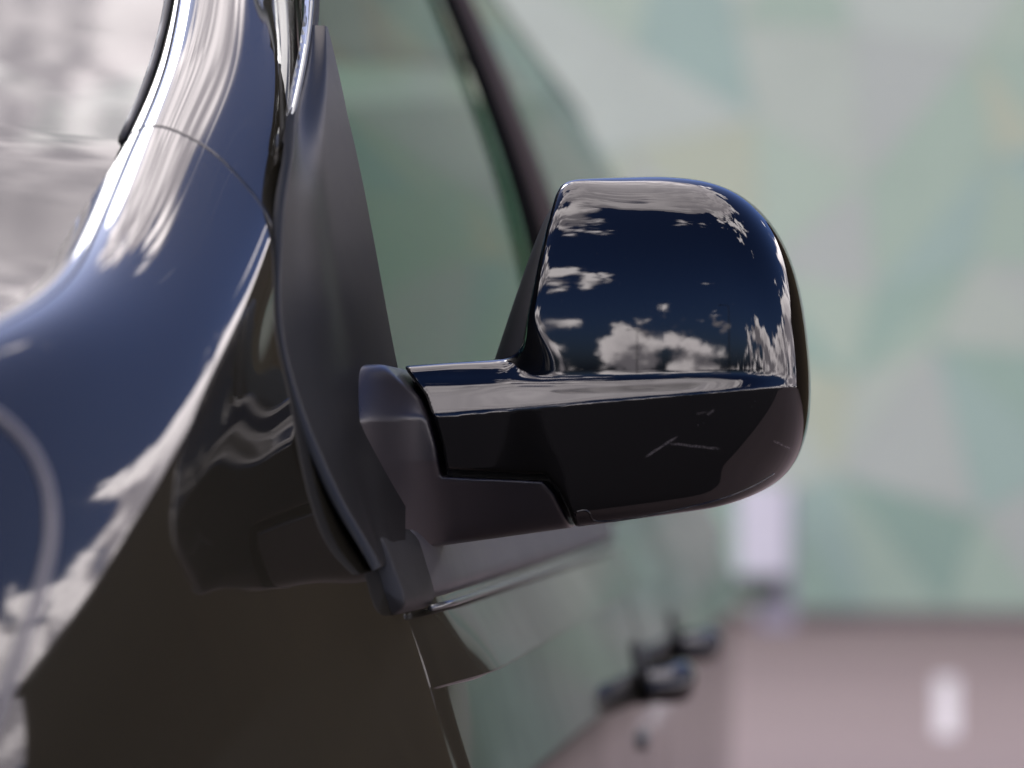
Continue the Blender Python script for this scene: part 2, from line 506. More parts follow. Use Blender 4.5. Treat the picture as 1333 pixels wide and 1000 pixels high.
def skin(name, ufun, nu, nv, mat, parent, hem=0.007, flip=False, mirror=False):
    """panel: ufun(u, v) -> point on the skin; the rim is rolled inwards so panel gaps have depth"""
    u = np.linspace(0, 1, nu); v = np.linspace(0, 1, nv)
    U, V = np.meshgrid(u, v, indexing="ij")
    P = ufun(U, V)
    du = np.gradient(P, axis=0); dv = np.gradient(P, axis=1)
    N = np.cross(dv, du); N /= np.linalg.norm(N, axis=2)[..., None] + 1e-12
    if flip: N = -N
    Q = P; NN = N
    if hem:
        def border(A):
            B = np.zeros((A.shape[0] + 4, A.shape[1] + 4, 3)); B[2:-2, 2:-2] = A
            for k in (1, 0):
                B[k, :] = B[k + 1, :]; B[-1 - k, :] = B[-2 - k, :]
                B[:, k] = B[:, k + 1]; B[:, -1 - k] = B[:, -2 - k]
            return B
        Q = border(P); NN = border(N)
        du2 = np.zeros_like(Q); 
        ctr = np.zeros(Q.shape[:2]); n0, n1 = ctr.shape
        I, J = np.meshgrid(np.arange(n0), np.arange(n1), indexing="ij")
        lvl = np.maximum(np.maximum(2 - I, I - (n0 - 3)), np.maximum(2 - J, J - (n1 - 3)))
        lvl = np.clip(lvl, 0, 2)
        # outward direction along the skin at the border
        tu = border(du / (np.linalg.norm(du, axis=2)[..., None] + 1e-12)); tv = border(dv / (np.linalg.norm(dv, axis=2)[..., None] + 1e-12))
        dirv = tu * (np.sign((I > n0 - 3).astype(float) - (I < 2)))[..., None] + tv * (np.sign((J > n1 - 3).astype(float) - (J < 2)))[..., None]
        Q = Q + dirv * np.where(lvl == 1, .0012, np.where(lvl == 2, .0016, 0))[..., None] - NN * np.where(lvl == 1, .0012, np.where(lvl == 2, hem, 0))[..., None]
        NN = np.where((lvl == 0)[..., None], NN, np.where((lvl == 1)[..., None], NN * .6 + dirv, dirv))
        NN = NN / (np.linalg.norm(NN, axis=2)[..., None] + 1e-12)
    n, m = Q.shape[:2]
    VV = Q.reshape(-1, 3).copy()
    NV = NN.reshape(-1, 3).copy()
    if mirror: VV[:, 0] = 2 * XC - VV[:, 0]; NV[:, 0] *= -1
    F = grid_faces(n, m, flip=(flip != mirror))
    return link(name, mesh_from(name, VV, F, mat, True, NV), parent)

# sections across the left wing and windscreen pillar: (X, height) from the glass edge over the crest and down the side
SECY = [0.62, 0.78, 0.90, 1.00, 1.09, 1.20, 1.32, 1.42, 1.50, 1.62, 1.85, 2.20]
SEC = {
 0.62: [(-0.8, -0.13), (-0.7293, -0.1043), (-0.6933, -0.1069), (-0.6624, -0.1274), (-0.6406, -0.1609), (-0.6239, -0.1994), (-0.6136, -0.238), (-0.6071, -0.2689), (-0.602, -0.2997), (-0.5943, -0.3421)],
 0.78: [(-0.61, -0.05), (-0.5393, -0.0243), (-0.5033, -0.0269), (-0.4724, -0.0474), (-0.4506, -0.0809), (-0.4339, -0.1194), (-0.4236, -0.158), (-0.4171, -0.1889), (-0.412, -0.2197), (-0.4043, -0.2621)],
 0.90: [(-0.54, 0), (-0.4693, 0.0257), (-0.4333, 0.0231), (-0.4024, 0.0026), (-0.3806, -0.0309), (-0.3639, -0.0694), (-0.3536, -0.108), (-0.3471, -0.1389), (-0.342, -0.1697), (-0.3343, -0.2121)],
 1.00: [(-0.5, 0.0291), (-0.436, 0.05), (-0.3953, 0.0477), (-0.3674, 0.0279), (-0.3477, -0.0035), (-0.3326, -0.0395), (-0.3233, -0.0721), (-0.3174, -0.1), (-0.3128, -0.1279), (-0.3047, -0.1686)],
 1.09: [(-0.4796, 0.0491), (-0.4197, 0.0741), (-0.3771, 0.073), (-0.3499, 0.0567), (-0.3314, 0.0294), (-0.3161, -0.0033), (-0.3074, -0.0382), (-0.3019, -0.0665), (-0.2976, -0.0937), (-0.2899, -0.1363)],
 1.20: [(-0.4572, 0.0831), (-0.4105, 0.1122), (-0.3762, 0.1164), (-0.346, 0.1039), (-0.3242, 0.0831), (-0.3107, 0.054), (-0.305, 0.0145), (-0.2982, -0.0229), (-0.291, -0.0603), (-0.2785, -0.1143)],
 1.32: [(-0.43, 0.155), (-0.408, 0.178), (-0.386, 0.189), (-0.3565, 0.178), (-0.3355, 0.1615), (-0.317, 0.1385), (-0.31, 0.1), (-0.302, 0.055), (-0.2915, 0), (-0.2675, -0.1)],
 1.42: [(-0.435, 0.222), (-0.416, 0.243), (-0.398, 0.254), (-0.37, 0.246), (-0.348, 0.232), (-0.328, 0.212), (-0.318, 0.16), (-0.305, 0.09), (-0.2885, 0.01), (-0.2565, -0.1)],
 1.50: [(-0.445, 0.282), (-0.428, 0.302), (-0.412, 0.312), (-0.386, 0.305), (-0.366, 0.292), (-0.347, 0.274), (-0.33, 0.22), (-0.308, 0.13), (-0.288, 0.03), (-0.253, -0.1)],
 1.62: [(-0.47, 0.372), (-0.455, 0.392), (-0.44, 0.402), (-0.416, 0.396), (-0.397, 0.384), (-0.38, 0.368), (-0.35, 0.3), (-0.315, 0.19), (-0.286, 0.05), (-0.252, -0.1)],
 1.85: [(-0.53, 0.545), (-0.518, 0.563), (-0.504, 0.573), (-0.484, 0.568), (-0.466, 0.558), (-0.45, 0.543), (-0.405, 0.47), (-0.335, 0.29), (-0.287, 0.07), (-0.25, -0.1)],
 2.20: [(-0.68, 0.775), (-0.67, 0.792), (-0.656, 0.802), (-0.634, 0.798), (-0.614, 0.789), (-0.596, 0.775), (-0.5, 0.66), (-0.365, 0.39), (-0.293, 0.1), (-0.25, -0.1)],
}
NET = np.array([SEC[y] for y in SECY])
NET[7, 6:, 0] = body_x(1.402, NET[7, 6:, 1])
_ys = np.array(SECY)
for _k in range(5, 10):                       # fair the flank of the wing lengthways
    for _c in (0, 1):
        _co = np.polyfit(_ys[2:8], NET[2:8, _k, _c], 3, w=[1, 1, 1, 1, 1, 6])
        NET[2:8, _k, _c] = np.polyval(_co, _ys[2:8])
NET[:6, 0, 1] -= .045; NET[:6, 1, 1] -= .014
def wing(Y, s):
    """Y: length position; s: 0 (glass edge) .. 9 (below the crest); s > 9 runs down the flank"""
    Y, s = np.broadcast_arrays(np.asarray(Y, float), np.asarray(s, float))
    sh = Y.shape
    Yf, sf = Y.ravel(), s.ravel()
    secs = cspline(SECY, NET, Yf)               # (N,10,2)
    out = np.zeros((len(Yf), 3))
    k = np.arange(10.)
    sc = np.clip(sf, 0, 9)
    xz = cs_rows(secs, sc)
    low = np.clip(sf - 9, 0, None)              # 9..10: down the flank
    z9 = secs[:, 9, 1]
    z = z9 + (-.86 - z9) * low
    dx = secs[:, 9, 0] - body_x(np.maximum(Yf, 1.32), z9)
    xl = body_x(np.maximum(Yf, 1.32), z) + dx
    xx = np.where(low > 0, xl, xz[:, 0]); zf = np.where(low > 0, z, xz[:, 1])
    out[:, 0] = xx; out[:, 1] = Yf; out[:, 2] = np.where(low > 0, z, xz[:, 1])
    return out.reshape(sh + (3,))

_A = np.zeros((10, 10)); _A[0, 0] = _A[9, 9] = 1
for _i in range(1, 9): _A[_i, _i - 1], _A[_i, _i], _A[_i, _i + 1] = 1, 4, 1
_AI = np.linalg.inv(_A)
def cs_rows(secs, s):
    """natural cubic spline along each row of ten points"""
    R = np.zeros_like(secs)
    R[:, 1:9] = 3 * (secs[:, 2:] - 2 * secs[:, 1:9] + secs[:, :8])
    c = np.einsum("ij,njk->nik", _AI, R)
    i = np.clip(np.floor(s).astype(int), 0, 8); t = (s - i)[:, None]; r = np.arange(len(s))
    a0, a1, c0, c1 = secs[r, i], secs[r, i + 1], c[r, i], c[r, i + 1]
    bb = (a1 - a0) - (2 * c0 + c1) / 3
    return a0 + bb * t + c0 * t * t + (c1 - c0) / 3 * t ** 3

SEAM_Y = lambda s: 1.325 - .012 * (s - 3)/3          # seam between wing and pillar
DOOR_Y = lambda z: 1.388 + .028 * sstep(-.03, -.085, z) - .018 * sstep(-.10, -.20, z)  # leading edge of the door
LAMP_EDGE = lambda s: cspline([-.5, .4, 1.7, 2.8, 3.9, 4.7, 5.5, 6.4, 8.5, 10], [.88, .89, .96, .995, 1.012, 1.0, .965, .93, .87, .86], s)   # rear tip of the headlight

for mir in (False, True):
    def wing_all(u, v):
        s0 = .4 + .85 * sstep(.75, 1.0, u)
        s = s0 + v * (10 - s0)
        y0 = LAMP_EDGE(np.minimum(s, 9.2)) + .002
        zz = wing(np.full_like(s, 1.38), s)[..., 2]
        y1 = SEAM_Y(np.minimum(s, 6)) - .0015 
        y1 = y1 + (DOOR_Y(zz) - .002 - y1) * sstep(5.12, 5.4, s)
        return wing(y0 + (y1 - y0) * u, s)
    skin("wing", wing_all, 90, 160, BODY, van, 0.008, mirror=mir)
    def pillar(u, v):
        s = 1.25 + v * 3.9
        y0 = SEAM_Y(s) + .0015
        return wing(y0 + (2.15 - y0) * u, s)
    skin("windscreen_pillar", pillar, 90, 60, BODY, van, 0.006, mirror=mir)

# headlight in front of the wing
LENSM = material("headlight_lens", (0.02, 0.02, 0.02), 0.03, 0.5, 1.6)
lampobj = skin("headlight", lambda u, v: wing(.78 + (LAMP_EDGE(2.4 + v * 6.3) - .005 - .78) * u, 2.4 + v * 6.3), 40, 60, BODY, van, 0.010)
tag(lampobj)
_s = np.linspace(2.5, 8.7, 60)
SEALM = material("pale_lamp_seal", rough=0.5, build=plastic_nodes((0.13, 0.125, 0.13), (0.18, 0.17, 0.175), 300, (0.4, 0.5)))
tube("headlight_seal", wing(LAMP_EDGE(_s) - .0015, _s), .0028, SEALM, van, 8)
skin("nose_panel", lambda u, v: wing(.62 + (.775 - .62) * u, .4 + v * 9.6), 14, 60, BODY, van, 0.008)
skin("bumper_corner", lambda u, v: wing(.78 + (LAMP_EDGE(np.minimum(8.74 + v * 1.26, 9.2)) - .002 - .78) * u, 8.74 + v * 1.26), 20, 40, BODY, van, 0.008)
skin("wing_corner", lambda u, v: wing(.78 + (LAMP_EDGE(.4 + v * 1.95) - .002 - .78) * u, .4 + v * 1.95), 30, 30, BODY, van, 0.008)

# ---- front door: lower shell, frame, glass
def door_panel(name, y0f, y1, z0, z1, mirror=False):
    def f(u, v):
        zk = np.concatenate([np.linspace(z1, -.122, 40), np.linspace(-.122, -.140, 32)[1:], np.linspace(-.140, z0, 70)[1:]])
        z = np.interp(v, np.linspace(0, 1, len(zk)), zk)
        ya = y0f(z) if callable(y0f) else y0f
        Y = ya + (y1 - ya) * u ** 1.6
        return np.stack([door_x(Y, z), Y, z], -1)
    return skin(name, f, 110, 140, DOORP, van, 0.009, mirror=mirror)

BELT = -.058
front_door = door_panel("front_door", DOOR_Y, 2.60, -.84, BELT)
slide_door = door_panel("sliding_door", 2.614, 3.70, -.84, BELT)
quarter = door_panel("rear_quarter_panel", 3.707, 5.02, -.84, BELT)
for nm, a, b2 in (("front_door", DOOR_Y, 2.60), ("sliding_door", 2.614, 3.70), ("rear_quarter_panel", 3.707, 5.02)):
    door_panel(nm, a, b2, -.84, BELT, True)

def side_patch(name, ya, yb, z0, z1, off, mat, parent, nu=30, nv=40, hem=0.004, mirror=False):
    def f(u, v):
        z = z0 + (z1 - z0) * v
        A = ya(z) if callable(ya) else ya
        B = yb(z) if callable(yb) else yb
        Y = A + (B - A) * u
        return np.stack([body_x(Y, z) + off, Y, z], -1)
    return skin(name, f, nu, nv, mat, parent, hem, flip=True, mirror=mirror)

ROOFZ = .80
PIL = lambda z: 1.392 + (z - .208) * 1.04        # slope of the pillar, seen from the side
GLASS_FRONT = lambda z: np.maximum(1.478, PIL(z) + .006)
for mir in (False, True):
    g = side_patch("window_glass", GLASS_FRONT, 2.39, BELT - .02, .70, -.006, GLASS, van, mirror=mir, hem=0)
    side_patch("door_pillar", 2.53, 2.82, BELT - .015,   .78, -.001, PILLARM, van, mirror=mir)
    side_patch("window_glass", 2.82, 4.86, BELT - .02, .70, -.004, GLASS, van, mirror=mir, hem=0)
    side_patch("window_seal", 2.38, 2.535, BELT, .70, .003, MATTE, van, nu=4, mirror=mir)
    side_patch("rear_pillar", 4.84, 5.02, BELT - .002, .78, 0, BODY, van, mirror=mir)
    side_patch("rear_corner_trim", 4.955, 5.03, -.84, BELT - .06, .004, MATTE, van, nu=6, mirror=mir)
    side_patch("roof_rail", 1.95, 5.02, .69, .80, .002, BODY, van, nu=60, mirror=mir)
# door frame strip along the slope of the pillar
def frame_strip(u, v):
    A = wing(1.40 + .74 * u, np.full_like(u, 5.21))
    zb_ = A[..., 2] - .010
    B = np.stack([body_x(PIL(zb_), zb_) + .002, PIL(zb_), zb_], -1)
    Q = A + (B - A) * v[..., None]
    bul = np.sin(math.pi * v) ** .8 * np.minimum(1, u * 12 + .1)
    Q[..., 1] -= .010 * bul; Q[..., 0] += .004 * bul; Q[..., 2] += .004 * bul
    return Q
for mir in (False, True):
    skin("door_frame", frame_strip, 90, 24, BODY, van, 0.004, mirror=mir)
# bright seal line and rubber channel between frame and sail
zz = np.linspace(.19, .6, 30)
tube("window_seal", np.stack([body_x(PIL(zz), zz) + .003, PIL(zz), zz], -1), .0014, CHROME, van, 8)
tube("window_seal", np.stack([body_x(PIL(zz), zz) + .001, PIL(zz) + .012, zz], -1), .0042, RUBBER, van, 8)

# belt trim under the window with its rubber end cap
def trim(name, y0, y1, off, mat, zt=-.032, zb=-.080, h=.008):
    def f(u, v):
        Y = y0 + (y1 - y0) * u
        z = zt + (zb - zt) * v
        bul = off * (1 - (2 * v - 1) ** 6)
        return np.stack([body_x(Y, z) + bul, Y, z], -1)
    return skin(name, f, 40, 16, mat, van, h)
trim("belt_trim", 1.452, 2.58, .010, TRIM)
trim("belt_trim_end_cap", 1.388, 1.450, .011, RUBBER, -.034, -.085, .017)
tube("belt_seal", np.stack([body_x(np.linspace(1.44, 2.58, 20), -.084) + .008, np.linspace(1.44, 2.58, 20), np.full(20, -.084)], -1), .0022, CHROME, van, 8)

# triangular sail panel that carries the mirror
def sail_x(Y, z): return body_x(Y, z) + .003 + .011 * sstep(1.415, 1.33, Y)
def on_body(px, py, off):
    """where a sight line meets the door skin (raised by off)"""
    lo, hi = 1.0, 2.2
    for _ in range(40):
        mid = (lo + hi) / 2
        X, Y, z = at(px, py, mid)
        if X < float(sail_x(mid, z)) + off: hi = mid
        else: lo = mid
    return np.array(at(px, py, (lo + hi) / 2))
SAIL_F = np.array([on_body(*p, .001) for p in ((498, 738), (470, 690), (425, 605), (388, 510), (368, 420), (368, 320), (376, 235), (390, 130), (409, 32))])
SAIL_R = np.array([on_body(*p, .001) for p in ((516, 732), (520, 560), (505, 475), (470, 290), (440, 150), (424, 75), (413, 30))])
def sail_f(u, v):
    z0, z1 = SAIL_F[0, 2] + .001, SAIL_F[-1, 2] - .0005
    z = z0 + (z1 - z0) * v
    A = cspline(SAIL_F[:, 2], SAIL_F[:, 1], z)
    B = np.interp(z, SAIL_R[:, 2], SAIL_R[:, 1])
    B = np.maximum(B, A + .003)
    Y = A + (B - A) * u
    cr = .006 * sstep(0.0, .45, u - .30 * np.clip((.16 - z) / .2, 0, 1))
    return np.stack([sail_x(Y, z) + .001 + cr, Y, z], -1)
sail = skin("sail_panel", sail_f, 50, 80, SAIL, van, 0.006, flip=True)

# ---- glass, roof, bonnet, cabin
def ws(u, v):
    Y = 1.05 + (2.16 - 1.05) * u
    L = wing(Y, np.full_like(Y, .95)) - np.array([0, 0, .008])
    R = L.copy(); R[..., 0] = 2 * XC - L[..., 0]
    t = v
    P = L + (R - L) * t[..., None]
    bul = 4 * t * (1 - t)
    P[..., 1] -= .17 * bul
    P[..., 2] += .035 * bul
    return P
skin("windscreen", ws, 30, 50, WSGLASS, van, 0, flip=True)
zz = np.linspace(1.335, 2.15, 40)
tube("windscreen_seal", wing(zz, np.full_like(zz, 1.2)) + np.array([-.004, 0, -.004]), (.003, .004), RIM, van, 8)
def bonnet(u, v):
    Y = .62 + (1.05 - .62) * u
    L = wing(Y, np.full_like(Y, .35)); R = L.copy(); R[..., 0] = 2 * XC - L[..., 0]
    P = L + (R - L) * v[..., None]; bul = 4 * v * (1 - v)
    P[..., 1] -= .17 * bul
    P[..., 2] += .05 * bul - .01
    return P
skin("bonnet", bonnet, 30, 50, BODY, van, 0.01, flip=True)
def roof(u, v):
    Y = 2.15 + (5.02 - 2.15) * u
    t = v
    X = -.66 + (2 * XC + .66 + .66) * t
    z = .80 + .07 * (1 - (2 * t - 1) ** 4)
    return np.stack([X, Y - .17 * 4 * t * (1 - t) * (1 - u), z], -1)
skin("roof", roof, 30, 30, BODY, van, 0.01, flip=True)
def front_fascia(u, v):
    L = wing(np.full_like(u, .62), .4 + u * 9.6); R = L.copy(); R[..., 0] = 2 * XC - L[..., 0]
    P = L + (R - L) * v[..., None]; P[..., 1] -= .17 * 4 * v * (1 - v)
    return P
skin("front_fascia", front_fascia, 30, 40, BODY, van, 0)
# tail: lower door and window
def tail(u, v):
    z = -.84 + (BELT + .84) * u
    L = np.stack([body_x(np.full_like(z, 5.02), z), np.full_like(z, 5.02), z], -1); R = L.copy(); R[..., 0] = 2 * XC - L[..., 0]
    P = L + (R - L) * v[..., None]; P[..., 1] += .08 * 4 * v * (1 - v)
    return P
skin("tailgate", tail, 20, 20, BODY, van, 0)
def tail_win(u, v):
    z = BELT + (.78 - BELT) * u
    L = np.stack([body_x(np.full_like(z, 5.02), z), np.full_like(z, 5.02), z], -1); R = L.copy(); R[..., 0] = 2 * XC - L[..., 0]
    P = L + (R - L) * v[..., None]; P[..., 1] += .08 * 4 * v * (1 - v) - .03 * u
    return P
skin("rear_window", tail_win, 10, 10, GLASS, van, 0)
box("cabin_floor", (2 * XC + .32, -.32, .9, 4.98, -.80, -.76), DARKIN, van)
box("dashboard", (2 * XC + .42, -.42, 1.12, 1.52, -.35, .045), DARKIN, van, 0.04)
for sx in (-.80, 2 * XC + .80):
    seat = box("seat", (sx - .24, sx + .24, 1.95, 2.45, -.40, -.20), DARKIN, van, 0.06)
    box("backrest", (sx - .23, sx + .23, 2.40, 2.54, -.18, .34), DARKIN, seat, 0.05)
# wheels
TYRE = material("tyre_rubber", rough=0.8, build=flat_paint((0.02, 0.02, 0.02), 0.2))
for wx in (-.42, 2 * XC + .42):
    for wy in (1.08, 4.05):
        pts_, fs = [], []
        prof = [(-.10, .20), (-.11, .30), (-.09, .325), (.09, .325), (.11, .30), (.10, .20)]
        for i in range(40):
            a = 2 * math.pi * i / 40
            for (dx, r) in prof: pts_.append((wx + dx, wy + r * math.cos(a), .328 - CAM_H + r * math.sin(a)))
        for i in range(40):
            for j in range(6):
                fs.append((i * 6 + j, i * 6 + (j + 1) % 6, ((i + 1) % 40) * 6 + (j + 1) % 6, ((i + 1) % 40) * 6 + j))
        wh = link("wheel", mesh_from("wheel", pts_, fs, TYRE), van)
        rv = [(wx + dx, wy + r * math.cos(2 * math.pi * i / 30), .328 - CAM_H + r * math.sin(2 * math.pi * i / 30)) for (dx, r) in ((-.05, .2), (.05, .2)) for i in range(30)]
        rf = [tuple(range(30)), tuple(reversed(range(30, 60)))] + [(i, (i + 1) % 30, 30 + (i + 1) % 30, 30 + i) for i in range(30)]
        link("rim", mesh_from("rim", rv, rf, ALLOY, False), wh)

# ---- door handles
def handle(yc, zc, parent):
    n = 26
    t = np.linspace(0, 1, n)
    Y = yc - .046 + .092 * t
    out = .040 * np.clip(1 - (2 * t - 1) ** 4, 0, 1)
    bx = door_x(yc, zc) + .006
    path = np.stack([bx - .006 + out, Y, zc + .004 * np.sin(math.pi * t)], -1)
    rad = [(.016, .022 * (.72 + .28 * math.sin(math.pi * q))) for q in t]
    h = tube("door_handle", path, rad, PAINT, parent, 20)
    # shallow cup behind the grip
    V, F = [], []
    for i in range(9):
        r = i / 8
        for k in range(24):
            a = 2 * math.pi * k / 24
            z = zc + .012 + .034 * r * math.sin(a); y = yc + .06 * r * math.cos(a)
            V.append((float(door_x(y, z)) + .002 + .004 * (1 - (2 * r - 1) ** 2) - .006 * (1 - r), y, z))
    F = grid_faces(9, 24, close_m=True)
    link("handle_cup", mesh_from("handle_cup", V, F, RIM), h)
    V = []
    for r, dx in ((.011, 0), (.011, .005), (.008, .007), (.0, .007)):
        for k in range(20):
            a = 2 * math.pi * k / 20
            z = zc - .052 + r * math.sin(a); y = yc - .055 + r * math.cos(a)
            V.append((float(door_x(yc, zc - .052)) + dx, y, z))
    link("lock_barrel", mesh_from("lock_barrel", V, grid_faces(4, 20, close_m=True, flip=True), CHROME), h)
handle(2.54, -.226, front_door)
handle(3.08, -.226, slide_door)

# ------------------------------------------------------------------ door mirror (implicit surfaces)
M0 = 1.45
def m2(px, py):
    p = at(px, py, M0); return np.array([p[0], p[2]])
def line2(p, q, inside):
    """signed distance to the line p-q (pixels), negative on the side of `inside`"""
    p, q, i = m2(*p), m2(*q), m2(*inside)
    d = (q - p) / np.linalg.norm(q - p); n = np.array([-d[1], d[0]])
    if np.dot(i - p, n) > 0: n = -n
    return lambda x, z: (x - p[0]) * n[0] + (z - p[1]) * n[1]
PXM = m2(1000, 500)[0] - m2(999, 500)[0]      # metres per pixel at the mirror

def circ2(c, r):
    c = m2(*c); r = r * PXM
    return lambda x, z: np.hypot(x - c[0], z - c[1]) - r

C_IN = (860, 480)
h_top = circ2((860, 209 + 1300), 1300)
h_right = circ2((1077 - 800, 520), 800)
h_bot = line2((500, 722), (900, 666), C_IN)
h_left = line2((668, 475), (715, 238), C_IN)
h_leftr = line2((620, 475), (694, 250), C_IN)
a_top = line2((515, 474), (690, 461), (600, 600))
a_left = line2((440, 470), (474, 722), (600, 600))

def bot_k(x): return .016 + .066 * sstep(m2(760, 0)[0], m2(1000, 0)[0], x)
def head_nb(x, z, left, kl=.016):
    return smax(smax(h_top(x, z), h_right(x, z), .085), left(x, z), kl)
def arm_nb(x, z):
    d = smax(a_top(x, z), a_left(x, z), .012)
    return smax(d, x - m2(800, 500)[0], .02)
def head2(x, z, left, kl=.016): return smax(head_nb(x, z, left, kl), h_bot(x, z), bot_k(x))
def arm2(x, z): return smax(arm_nb(x, z), h_bot(x, z), .012)

# profile of the front skin
ZT = m2(850, 483)[1]
_zt = np.linspace(0, 1, 2001)
_sl = sstep(0, .22, _zt) * (1 - sstep(.40, 1, _zt))
_L = np.concatenate([[0], np.cumsum((_sl[1:] + _sl[:-1]) / 2) * (_zt[1] - _zt[0])])
LTOT = _L[-1]
zl_a, zl_b = m2(570, 545), m2(1000, 506)
XM = m2(862, 500)[0]
# sideways camber: rounds away towards the van across the head, then flattens along the arm
_xl = np.linspace(0, .30, 61)
_xs = np.interp(_xl, [0, .07, .095, .125, .30], [0, .165, .15, -.09, -.09])
_xs = np.convolve(np.pad(_xs, 3, mode="reflect", reflect_type="odd"), np.ones(7) / 7, "valid")
_xL = np.concatenate([[0], np.cumsum((_xs[1:] + _xs[:-1]) / 2) * (_xl[1] - _xl[0])])
def lat_left(x): return cspline(_xl, _xL, np.clip(x, 0, .299))
def front(x, z, foot=False):
    zl = zl_a[1] + (zl_b[1] - zl_a[1]) * np.clip((x - zl_a[0]) / (zl_b[0] - zl_a[0]), -.5, 1.15)
    h = ZT - zl
    t = (z - zl) / h
    L = np.where(t > 1, LTOT, cs_tab(np.clip(t, 0, 1)))
    ledge = (L - LTOT) * h * 1.15 * (1 - .85 * sstep(m2(880, 0)[0], m2(1035, 0)[0], x))
    if foot:        # the foot has a plain sloping brow instead of the ledge
        wf = sstep(m2(575, 0)[0], m2(505, 0)[0], x)
        ledge = ledge * (1 - wf) + wf * (-LTOT * h * 1.15 + .62 * np.maximum(z - zl, 0) ** 2 / (np.maximum(z - zl, 0) + .006))
    q = np.maximum(z - ZT, 0)
    up = -.02 * q + 1.05 * q ** 2 + 80 * q ** 4
    w = np.maximum(zl - z, 0)
    low = .14 * w + 1.3 * w ** 2
    xr = np.maximum(x - XM, 0); xl = np.maximum(XM - x, 0)
    lat = 1.18 * xr ** 2 + 32 * xr ** 4 + lat_left(xl)
    return 1.452 + ledge + up + low + lat
_tk = np.linspace(0, 1, 60); _Lk = np.interp(_tk, _zt, _L)
def cs_tab(t): return cspline(_tk, _Lk, t)

def edge_k(x, z):
    k = .034 + .034 * sstep(m2(900, 0)[0], m2(1040, 0)[0], x)
    k = k * (1 - .55 * sstep(m2(0, 600)[1], m2(0, 670)[1], z))
    k = k * (1 - .7 * sstep(m2(840, 0)[0], m2(690, 0)[0], x) * sstep(m2(0, 500)[1], m2(0, 400)[1], z))
    k = k * (1 - .35 * sstep(m2(690, 0)[0], m2(560, 0)[0], x))
    return k

# the broken line along which the folding joint separates foot and housing
GAP = [(380, 400), (500, 452), (506, 468), (522, 487), (548, 517), (564, 547), (572, 580), (576, 616), (640, 619), (706, 622), (722, 640), (734, 668), (742, 692), (750, 800), (380, 800)]
GP = np.array([m2(*g) for g in GAP])
def gap_sd(x, z):
    d = np.full(np.shape(x), 1e9); inside = np.zeros(np.shape(x), bool)
    n = len(GP)
    for i in range(n):
        a, c = GP[i], GP[(i + 1) % n]
        e = c - a
        t = np.clip(((x - a[0]) * e[0] + (z - a[1]) * e[1]) / (e @ e), 0, 1)
        d = np.minimum(d, np.hypot(x - a[0] - t * e[0], z - a[1] - t * e[1]))
        cond = ((a[1] > z) != (c[1] > z))
        with np.errstate(divide='ignore', invalid='ignore'):
            xi = (c[0] - a[0]) * (z - a[1]) / (c[1] - a[1]) + a[0]
        inside ^= cond & (x < xi)
    return np.where(inside, -d, d)

def shell2(x, z): return smax(smin(head_nb(x, z, h_left), arm_nb(x, z), .022), h_bot(x, z), bot_k(x))
def f_cap(x, y, z):
    d = smax(front(x, z) - y, shell2(x, z), edge_k(x, z))
    d = smax(d, y - 1.535, .01)
    return smax(d, .0019 - gap_sd(x, z), .004)
def f_foot(x, y, z):
    flare = .046 * sstep(m2(575, 0)[0], m2(455, 0)[0], x)
    tuck = .30 * np.maximum(m2(0, 600)[1] - z, 0) * sstep(m2(490, 0)[0], m2(590, 0)[0], x)
    d = smax(front(x, z, True) + .001 - flare + tuck - y, arm2(x, z), .02)
    d = smax(d, y - (1.515 + .0 * x), .01)
    return smax(d, gap_sd(x, z) + .0019, .005)
def f_core(x, y, z):
    d = smax(front(x, z) + .030 - y, shell2(x, z) + .007, .02)
    return smax(d, y - 1.515, .01)
def f_rim(x, y, z):
    d2 = smax(head2(x, z, h_leftr, .032) + .0015, a_left(x, z), .01)
    d2 = smax(d2, -(z - m2(0, 560)[1]), .01)
    d2 = smax(d2, x - m2(985, 0)[0], .03)
    d = smax(front(x, z) + .022 - y, d2, .030)
    d = smax(d, y - 1.572, .012)
    # recess that holds the mirror glass
    rec = smax(d2 + .010, 1.562 - y, .003)
    return smax(d, -rec, .003)

